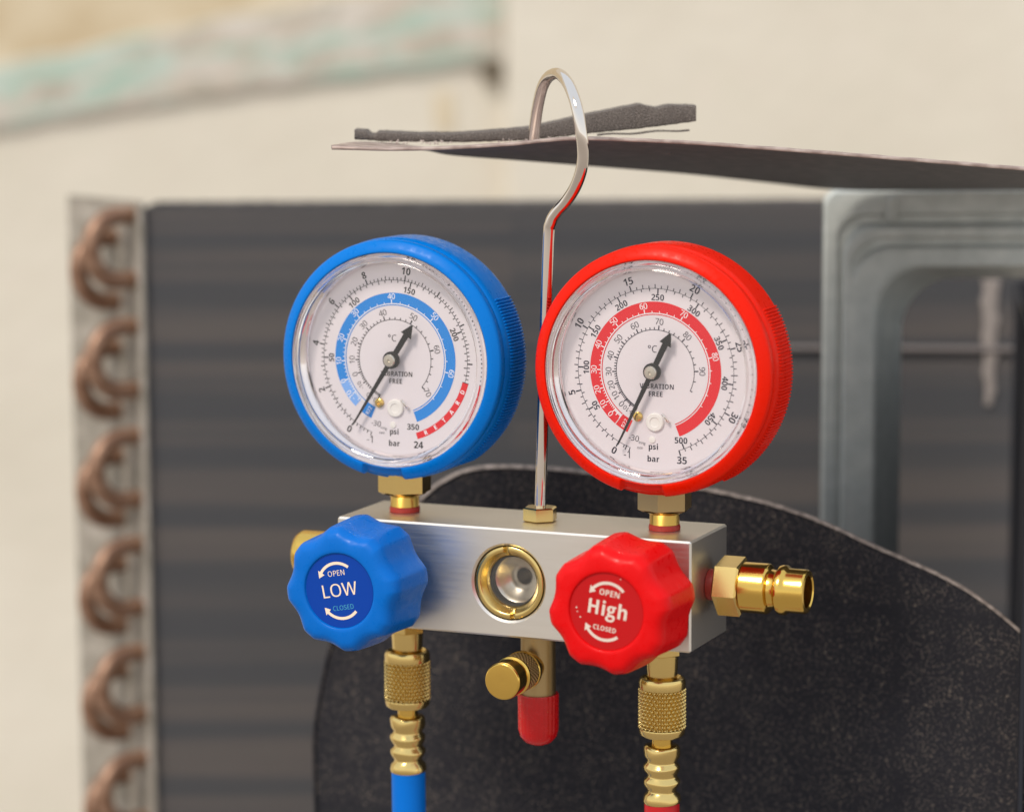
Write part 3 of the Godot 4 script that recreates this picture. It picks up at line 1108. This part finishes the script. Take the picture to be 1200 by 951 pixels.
func build_gauge(parent: Node3D, at: Vector3, low: bool) -> void:
	var g := group_part("pressure_gauge", parent, at, "blue low pressure gauge" if low else "red high pressure gauge")
	var zx := along(Vector3.BACK)  # lathe height becomes +z
	# rubber boot
	var a := Acc.new()
	var cut := func(t: float, p: Vector2) -> Vector2:  # a window for the stem at the bottom of the front ring
		var deg := wrapf(rad_to_deg(-t) + 94.0, -180, 180)
		if absf(deg) < 10.5 and p.x > 35.0 and p.y > -4.0:
			return Vector2(p.x - (0.9 if p.x > 37.0 else 0.0), p.y - 1.3)
		return p
	a.lathe(v2([[0, -24], [30, -24], [36.0, -23.4], [38.3, -21.6], [38.9, -19.5], [39.0, -8.0], [38.8, -6.2], [38.2, -5.4], [38.35, -4.2], [38.6, -2.6], [38.45, -1.7], [37.9, -1.0], [36.3, -0.1], [35.2, 0.4], [34.6, 0.3], [34.35, -0.1], [34.3, -2.5]]), 360, zx, 42.0, cut)
	var boot := part("rubber_boot", a, mats.blue_rubber if low else mats.red_rubber, g)
	# grip ribs on both flanks
	for side in [0, 1]:
		a = Acc.new()
		var rows := [PackedVector3Array(), PackedVector3Array(), PackedVector3Array(), PackedVector3Array()]
		for i in 441:
			var deg := lerpf(-58.0, 31.0, i / 440.0)
			if side:
				deg = 180.0 - deg
			var w := 0.5 - 0.5 * cos(i / 440.0 * 58.0 * TAU)
			w = smoothstep(0.15, 0.7, w)
			var d := Vector2(cos(deg_to_rad(deg)), sin(deg_to_rad(deg)))
			var r := 39.1 + 0.62 * w
			for q in [[0, 38.8, -19.9], [1, r, -19.2], [2, r, -8.4], [3, 38.8, -7.7]]:
				rows[q[0]].append(Vector3(d.x * q[1], d.y * q[1], q[2]))
		a.grid(rows, false, Transform3D.IDENTITY, side == 1)
		part("grip_ribs", a, mats.blue_rubber if low else mats.red_rubber, g)
	# bright retaining ring and clear lens
	a = Acc.new()
	a.lathe(v2([[30.8, -4.85], [31.5, -3.6], [31.9, -3.3], [33.0, -2.1], [33.4, -1.4], [33.9, -1.0], [34.28, -0.7]]), 180, zx, 60.0)
	part("retaining_ring", a, mats.bright_ring, g)
	a = Acc.new()
	a.lathe(v2([[31.3, 1.45], [15, 1.6], [0, 1.65]]), 128, zx, 25.0)
	var face := part("clear_lens", a, mats.clear_lens, g)
	a = Acc.new()
	a.lathe(v2([[31.4, 0.5], [33.6, -0.5], [34.2, -0.5], [34.25, 0.1], [33.8, 0.6], [33.1, 0.75], [32.9, 1.3], [32.4, 1.7], [31.8, 1.75], [31.4, 1.5], [31.4, 0.5]]), 160, zx, 25.0)
	part("lens_rim", a, mats.moulded_glass, face)
	# dial plate
	var dz := -5.0
	a = Acc.new()
	a.lathe(v2([[33.5, dz - 0.8], [33.5, dz], [0, dz]]), 96, zx)
	var dial := part("dial", a, mats.dial_white, g)
	var ink: StandardMaterial3D = mats.black_ink if low else mats.navy_ink
	var hue: StandardMaterial3D = mats.blue_ink if low else mats.red_ink
	# coloured temperature band
	var z1 := dz + 0.05
	a = Acc.new()
	if low:
		a.sector(17.95, 21.3, 68, 339, z1)
		a.sector(17.3, 17.6, 36, 339, z1)
		a.sector(17.3, 21.3, 24, 34.5, z1)
	else:
		a.sector(17.95, 21.4, 38, 338, z1)
		a.sector(17.3, 17.6, 38, 338, z1)
		a.sector(17.3, 21.4, 25, 37.2, z1)
	part("colour_band", a, hue, g)
	if low:
		a = Acc.new()
		a.sector(17.95, 21.3, 42, 68, z1)
		part("faded_band", a, mats.faded_blue_ink, g)
	if low:
		a = Acc.new()
		a.sector(24.5, 26.6, 285, 343, z1)
		part("warning_band", a, mats.red_ink, g)

	# scales
	var bar: Array = [[-1.0, 19.7], [0.0, 35.3], [2.0, 67.2], [4.0, 98.5], [6.0, 128.5], [8.0, 158.0], [10.0, 188.5], [17.0, 285.0]] if low else [[-1.0, 18.7], [0.0, 28.0], [5.0, 74.0], [10.0, 118.9], [15.0, 162.0], [20.0, 206.7], [25.0, 252.5], [30.0, 297.6], [35.0, 342.0]]
	var psi: Array = [[0.0, 35.3], [50.0, 89.0], [100.0, 141.0], [150.0, 193.5], [200.0, 247.5], [235.0, 285.0]] if low else [[0.0, 28.0], [50.0, 59.5], [100.0, 90.5], [150.0, 120.4], [200.0, 150.8], [250.0, 182.0], [300.0, 213.5], [350.0, 245.5], [400.0, 277.0], [450.0, 307.7], [500.0, 338.0]]
	a = Acc.new()
	var rr := 25.4
	a.sector(rr - 0.07, rr + 0.07, 19.5, 285.0 if low else 342.0, z1)
	var steps := 91 if low else 73
	for i in steps:
		var val: float = -1.0 + (0.2 * i if low else 0.5 * i)
		var major: bool = absf(fposmod(val + 0.01, 2.0 if low else 5.0)) < 0.05
		var mid: bool = absf(fposmod(val + 0.01, 1.0)) < 0.05
		a.tick(lookup(bar, val), rr, rr + (1.8 if major else 1.3 if mid else 0.9), 0.42 if major else 0.28, z1)
	steps = 48 if low else 51
	for i in steps:
		var val: float = (5.0 if low else 10.0) * i
		var major: bool = fmod(val, 50.0) == 0.0
		a.tick(lookup(psi, val), rr - (1.7 if major else 1.2 if fmod(val, 25.0) == 0.0 else 0.9), rr, 0.42 if major else 0.28, z1)
	if not low:
		a.tick(21.5, rr - 0.2, rr + 1.3, 0.25, z1)
	# inner temperature scale
	var inner: Array = [[-30.0, 25.0], [-20.0, 36.0], [-10.0, 54.0], [0.0, 69.0], [10.0, 87.0], [20.0, 109.5], [30.0, 134.0], [40.0, 164.0], [50.0, 206.0], [60.0, 256.0], [70.0, 312.0]] if low else [[-20.0, 27.0], [-10.0, 37.0], [0.0, 46.0], [10.0, 58.0], [20.0, 71.0], [30.0, 87.0], [40.0, 106.0], [50.0, 128.0], [60.0, 154.0], [70.0, 185.0], [80.0, 223.0], [90.0, 268.0], [94.0, 296.0]]
	a.sector(12.62, 12.82, 30, 312.0 if low else 296.0, z1)
	var val0: float = inner[0][0]
	while val0 <= inner[-1][0] + 0.01:
		var major := absf(fposmod(val0 + 0.01, 10.0)) < 0.05
		a.tick(lookup(inner, val0), 12.7, 14.1 if major else 13.5, 0.40 if major else 0.3, z1)
		val0 += 2.0
	part("scale_marks", a, ink, g)
	var outer: Array = [[-30.0, 36.0], [-10.0, 52.0], [0.0, 67.0], [10.0, 86.0], [20.0, 108.0], [30.0, 136.0], [40.0, 177.0], [50.0, 225.0], [60.0, 281.0], [64.0, 312.0]] if low else [[-20.0, 38.0], [0.0, 46.5], [10.0, 57.0], [20.0, 71.0], [30.0, 89.0], [40.0, 111.8], [50.0, 137.6], [60.0, 169.0], [70.0, 207.6], [80.0, 255.0], [88.0, 304.0]]
	a = Acc.new()
	var z2 := dz + 0.10
	val0 = outer[0][0]
	a.sector(17.65, 17.9, outer[0][1], outer[-1][1], z2)
	while val0 <= outer[-1][0] + 0.01:
		var major := absf(fposmod(val0 + 0.01, 10.0)) < 0.05
		a.tick(lookup(outer, val0), 17.7, 19.2 if major else 18.5, 0.28 if major else 0.2, z2)
		val0 += 2.0
	for k in outer:
		if fmod(k[0], 10.0) == 0.0 and k[0] > -15:
			a.text(str(int(k[0])), 1.8, Acc.clock(k[1]) * 20.15, PI - deg_to_rad(k[1]), z2, regular)
	a.text("R22", 1.25, Acc.clock(29.2 if low else 31.0) * 19.4, deg_to_rad(62), z2, regular)
	if low:
		var word := "RETARD"
		for i in 6:
			var ang := 335.0 - i * 8.6
			a.text(word[i], 1.4, Acc.clock(ang) * 25.5, TAU - deg_to_rad(ang), z2, bold)
	part("white_lettering", a, mats.white_ink, g)

	# black numerals
	a = Acc.new()
	for k in ([0, 2, 4, 6, 8, 10] if low else [0, 5, 10, 15, 20, 25, 30, 35]):
		var ang := lookup(bar, k)
		a.text(str(k), 2.2, Acc.clock(ang) * 28.6, 0.0 if ang > 330 else PI - deg_to_rad(ang) if ang > 40 else deg_to_rad(-28), z1, bold)
	for k in ([50, 100, 150, 200] if low else [50, 100, 150, 200, 250, 300, 350, 400, 450, 500]):
		var ang := lookup(psi, k)
		a.text(str(k), 1.85, Acc.clock(ang) * 22.7, 0.0 if ang > 330 else PI - deg_to_rad(ang), z1, bold)
	if low:
		a.text("350", 1.85, Vector2(6.2, -21.6), 0, z1, bold)
		a.text("24", 2.2, Vector2(8.1, -27.3), 0, z1, bold)
	a.text("-1", 2.3, Acc.clock(19.4) * 27.9, 0, z1, regular)
	a.text("-30", 1.8, Acc.clock(18.2) * 22.2, deg_to_rad(-8), z1, regular)
	a.text("inHg", 0.8, Vector2(-4.2, -22.6), deg_to_rad(-10), z1, regular)
	a.text("mm", 0.8, Vector2(-4.9, -24.1), 0, z1, regular)
	a.text("psi", 1.75, Vector2(-0.5, -23.7), 0, z1, bold)
	a.text("bar", 1.8, Vector2(-0.5, -27.2), 0, z1, bold)
	for k in inner:
		if fmod(k[0], 10.0) == 0.0:
			a.text(str(int(k[0])), 1.9 if k[0] >= 0 else 1.4, Acc.clock(k[1]) * 15.3, PI - deg_to_rad(k[1]) if k[1] < 290 else deg_to_rad(-60), z1, regular)
	a.text("°C", 2.2, Vector2(-0.9, 6.8), deg_to_rad(0), z1, regular)
	a.text("VIBRATION", 1.5, Vector2(0.5, -4.7), 0, z1, bold)
	a.text("FREE", 1.5, Vector2(0.2, -7.1), 0, z1, bold)
	part("numerals", a, ink, g)

	# plug, screw and stop pin on the dial
	a = Acc.new()
	a.lathe(v2([[2.9, dz], [2.9, dz + 0.5], [2.6, dz + 0.8], [1.6, dz + 0.8], [1.4, dz + 0.55], [0, dz + 0.5]]), 32, along(Vector3.BACK, Vector3(0.1, -15.8, 0)), 40.0)
	a.lathe(v2([[1.1, dz], [1.0, dz + 0.3], [0, dz + 0.4]]), 20, along(Vector3.BACK, Vector3(-0.9, -21.3, 0)))
	part("plug", a, mats.milky_plastic, g)
	a = Acc.new()
	a.lathe(v2([[1.5, dz], [1.5, dz + 0.7], [1.1, dz + 1.0], [0.5, dz + 1.0], [0.4, dz + 0.5], [0, dz + 0.5]]), 24, along(Vector3.BACK, Vector3(-5.5, -14.3, 0)), 40.0)
	part("dial_screw", a, mats.bright_brass, g)
	a = Acc.new()
	a.tube(smooth_path(v3([[4.6, -15.6, dz], [4.6, -15.2, dz + 1.4], [4.0, -13.9, dz + 2.0], [3.0, -12.9, dz + 1.9]]), 0.3), 0.42, 10)
	part("stop_pin", a, mats.chrome, g)
	# pointer with its counterweight
	a = Acc.new()
	var th := 33.0 if low else 26.0
	var turn := Transform3D(Basis(Vector3.BACK, -deg_to_rad(th)), Vector3(0, 0, 0))
	var pz := dz + 2.4
	a.slab(PackedVector2Array([Vector2(-0.8, -1), Vector2(-0.62, -10), Vector2(-0.2, -25.6), Vector2(0.2, -25.6), Vector2(0.62, -10), Vector2(0.8, -1), Vector2(0.95, 9.6), Vector2(2.0, 9.6), Vector2(0.25, 13.4), Vector2(-0.25, 13.4), Vector2(-2.0, 9.6), Vector2(-0.95, 9.6)]), pz, pz + 0.45, turn)
	a.lathe(v2([[1.2, dz], [1.2, pz - 0.3], [2.75, pz - 0.3], [2.75, pz + 0.9], [2.4, pz + 1.1], [0, pz + 1.1]]), 40, zx)
	var ptr := part("pointer", a, mats.pointer_black, g)
	a = Acc.new()
	a.lathe(v2([[2.0, pz + 1.0], [2.0, pz + 2.0], [1.7, pz + 2.3], [0.5, pz + 2.35], [0.4, pz + 1.9], [0, pz + 1.9]]), 40, zx)
	part("hub_cap", a, mats.satin_steel, g)
	# stem: hex, neck and seal, standing on the block at the middle of its depth
	var base := Vector3(0, -at.y, -17.0 - at.z)
	a = Acc.new()
	a.prism_lathe(v2([[0, 6.0], [7.2, 6.0], [8.7, 6.8], [8.7, 13.5], [0, 13.5]]), 6, Transform3D(Basis.IDENTITY, base), 0.42)
	part("stem_nut", a, mats.dull_brass if not low else mats.brass, g)
	a = Acc.new()
	a.lathe(v2([[4.3, 1.6], [4.7, 2.0], [4.7, 5.0], [5.4, 5.6], [7.0, 6.1]]), 48, Transform3D(Basis.IDENTITY, base), 50.0)
	part("stem", a, mats.bright_brass, g)
	a = Acc.new()
	a.lathe(v2([[4.2, 0.05], [4.9, 0.1], [5.0, 0.9], [4.8, 1.8], [4.2, 1.9]]), 40, Transform3D(Basis.IDENTITY, base))
	part("seal", a, mats.red_seal, g)


func build_knob(parent: Node3D, at: Vector3, low: bool) -> void:
	var k := group_part("control_knob", parent, at, "blue LOW valve knob" if low else "red High valve knob")
	var zx := along(Vector3.BACK)
	var phase := 30.0 if low else 33.0
	var flute := func(t: float, p: Vector2) -> Vector2:
		if p.x < 12.4:
			return p
		var d := absf(wrapf(rad_to_deg(-t) - phase, -22.5, 22.5)) / 22.5  # 0 in the middle of a flute, 1 on a ridge
		var dip := 1.6 * pow(maxf(0.0, 1.0 - pow(d / 0.76, 2.0)), 1.35)
		var share := clampf((p.x - 12.4) / 4.0, 0.0, 1.0)
		return Vector2(p.x - dip * share, p.y)
	var a := Acc.new()
	a.lathe(v2([[6, 8.2], [16.8, 8.0], [19.8, 8.4], [20.5, 9.2], [20.45, 12], [20.2, 19], [19.8, 26.2], [19.5, 28.0], [18.8, 29.4], [17.8, 30.4], [16.2, 31.0], [13.2, 31.1], [12.15, 31.0], [11.9, 30.7], [11.75, 30.2], [0, 30.2]]), 320, zx, 50.0, flute)
	part("grip", a, mats.blue_knob if low else mats.red_knob, k)
	a = Acc.new()
	a.lathe(v2([[3.0, -0.2], [6.8, 0.0], [6.8, 3.0], [5.2, 3.6], [5.2, 9.5]]), 40, zx)
	part("valve_stem", a, mats.brass, k)
	a = Acc.new()
	a.lathe(v2([[11.6, 30.15], [11.6, 30.32], [0, 30.32]]), 64, zx)
	part("label_disc", a, mats.blue_label if low else mats.red_label, k)
	var z := 30.38
	var tilt := deg_to_rad(11.0 if low else -8.0)
	var rot := Transform3D(Basis(Vector3.BACK, tilt), Vector3.ZERO)
	var t2 := func(x: float, y: float) -> Vector2:
		return Vector2(x, y).rotated(tilt)
	a = Acc.new()
	if low:
		a.text("LOW", 4.1, t2.call(0.2, 0.3), tilt, z, regular, 1.05)
	else:
		a.text("High", 4.3, t2.call(0.3, 0.2), tilt, z, bold, 1.0)
		a.text("OPEN", 1.8, t2.call(0.2, 5.7), tilt, z, bold)
		a.text("CLOSED", 1.45, t2.call(0.1, -5.2), tilt, z, bold)
	if not low:
		var fl := Acc.new()
		for q in [[-9.6, 0.6, 0.28], [-9.3, -0.6, 0.22], [-8.4, -2.2, 0.26], [4.5, 10.1, 0.2]]:
			fl.lathe(v2([[q[2], 30.3], [q[2] * 0.8, 30.4], [0, 30.42]]), 8, along(Vector3.BACK, Vector3(q[0], q[1], 0)))
		var fm := part("paint_flecks", fl, mats.grey_ink, k)
		fm.set_meta("kind", "stuff")
	# the two curved arrows
	for s in [1.0, -1.0]:
		var mid := Vector2(0, 2.0 * s)
		var p0 := []
		var a0 := 140.0
		var a1 := 48.0
		var pts := PackedVector2Array()
		for i in 17:
			var q := deg_to_rad(lerpf(a0, a1, i / 16.0))
			pts.append((mid + Vector2(cos(q), sin(q) * s) * 7.15).rotated(tilt))
		for i in range(16, -1, -1):
			var q := deg_to_rad(lerpf(a0, a1, i / 16.0))
			pts.append((mid + Vector2(cos(q), sin(q) * s) * 6.25).rotated(tilt))
		a.slab(pts, z, z)
		var q0 := deg_to_rad(a0)
		var tip := deg_to_rad(a0 + 17.0)
		a.slab(PackedVector2Array([(mid + Vector2(cos(q0), sin(q0) * s) * 7.9).rotated(tilt), (mid + Vector2(cos(tip), sin(tip) * s) * 6.7).rotated(tilt), (mid + Vector2(cos(q0), sin(q0) * s) * 5.4).rotated(tilt)]), z, z)
	part("lettering", a, mats.cream_ink if low else mats.grey_ink, k)
	if low:
		a = Acc.new()
		a.text("OPEN", 1.7, t2.call(0.0, 5.6), tilt, z, regular)
		part("small_lettering", a, mats.cream_ink, k)
		a = Acc.new()
		a.text("CLOSED", 1.5, t2.call(0.3, -5.3), tilt, z, regular)
		part("small_lettering", a, mats.teal_ink, k)


func build_hoses() -> void:
	var frame := Transform3D(Basis(Vector3.UP, deg_to_rad(-23.2404)), Vector3(-1, 994.6, -860.5))
	for low in [true, false]:
		var at: Vector3 = frame * Vector3(-43.9 if low else 44.75, -34.6, -17)
		var o := thing("charging_hose", "blue charging hose with brass fittings under the blue LOW knob" if low else "red charging hose with brass fittings under the red High knob", "hose", at, "charging hoses")
		o.rotation.y = deg_to_rad(-23.2404 + (0.0 if low else 11.0))
		var sq := 0.93  # length of the brass fittings
		var top := -11.5 if low else -12.6
		var fit := Transform3D(Basis.from_scale(Vector3(1, sq, 1)), Vector3(0, top * (1.0 - sq), 0))
		var a := Acc.new()
		a.lathe(v2([[3.6, top - 20.0], [6.4, top - 20.0], [7.2, top - 19.2], [7.4, top - 17.6], [7.2, top - 17.2]]), 60, fit, 40.0)
		a.lathe(v2([[7.2, top - 3.6], [7.45, top - 3.2], [7.45, top - 1.0], [7.0, top], [6.2, top + 0.3], [5.6, top - 0.5], [5.0, top - 2.0]]), 60, fit, 40.0)
		var nut := part("knurled_nut", a, mats.brass, o)
		a = Acc.new()
		knurl(a, 7.3, top - 17.4, top - 3.4, 0.68, 27, fit)
		part("knurling", a, mats.brass, nut)
		a = Acc.new()
		a.lathe(v2([[3.0, top - 24.5], [3.3, top - 24.4], [3.3, top - 19.8]]), 40, fit)
		part("hose_barb", a, mats.bright_brass, o)
		a = Acc.new()
		var f := top - 23.2
		var prof := []
		for p in [[5.4, -20.2], [5.8, -20.0], [6.0, -19.2], [5.7, -17.4], [4.7, -16.4], [4.6, -15.4], [5.4, -14.2], [5.8, -13.2], [5.75, -12.2], [4.8, -11.2], [4.7, -10.3], [5.4, -9.2], [5.8, -8.2], [5.75, -7.2], [4.8, -6.2], [4.7, -5.3], [5.4, -4.2], [5.75, -3.3], [5.8, -1.2], [5.4, -0.4], [4.6, 0.0], [3.2, -0.1]]:
			prof.append(Vector2(p[0], f + p[1]))
		var dent := func(t: float, p: Vector2) -> Vector2:
			return Vector2(p.x + 0.12 * sin(t * 3.0 + p.y * 0.9), p.y + 0.18 * sin(t * 2.0 + p.y))
		a.lathe(prof, 72, fit, 60.0, dent)
		part("crimped_ferrule", a, mats.brass, o)
		a = Acc.new()
		a.tube(smooth_path(v3([[0, f - 16.0, 0], [0.1, f - 30, 0], [0.4, f - 60, 0.4], [0.8, f - 110, 2], [0, f - 190, 6]]), 3.0), 5.55, 40)
		part("hose_tube", a, mats.blue_hose if low else mats.red_hose, o)
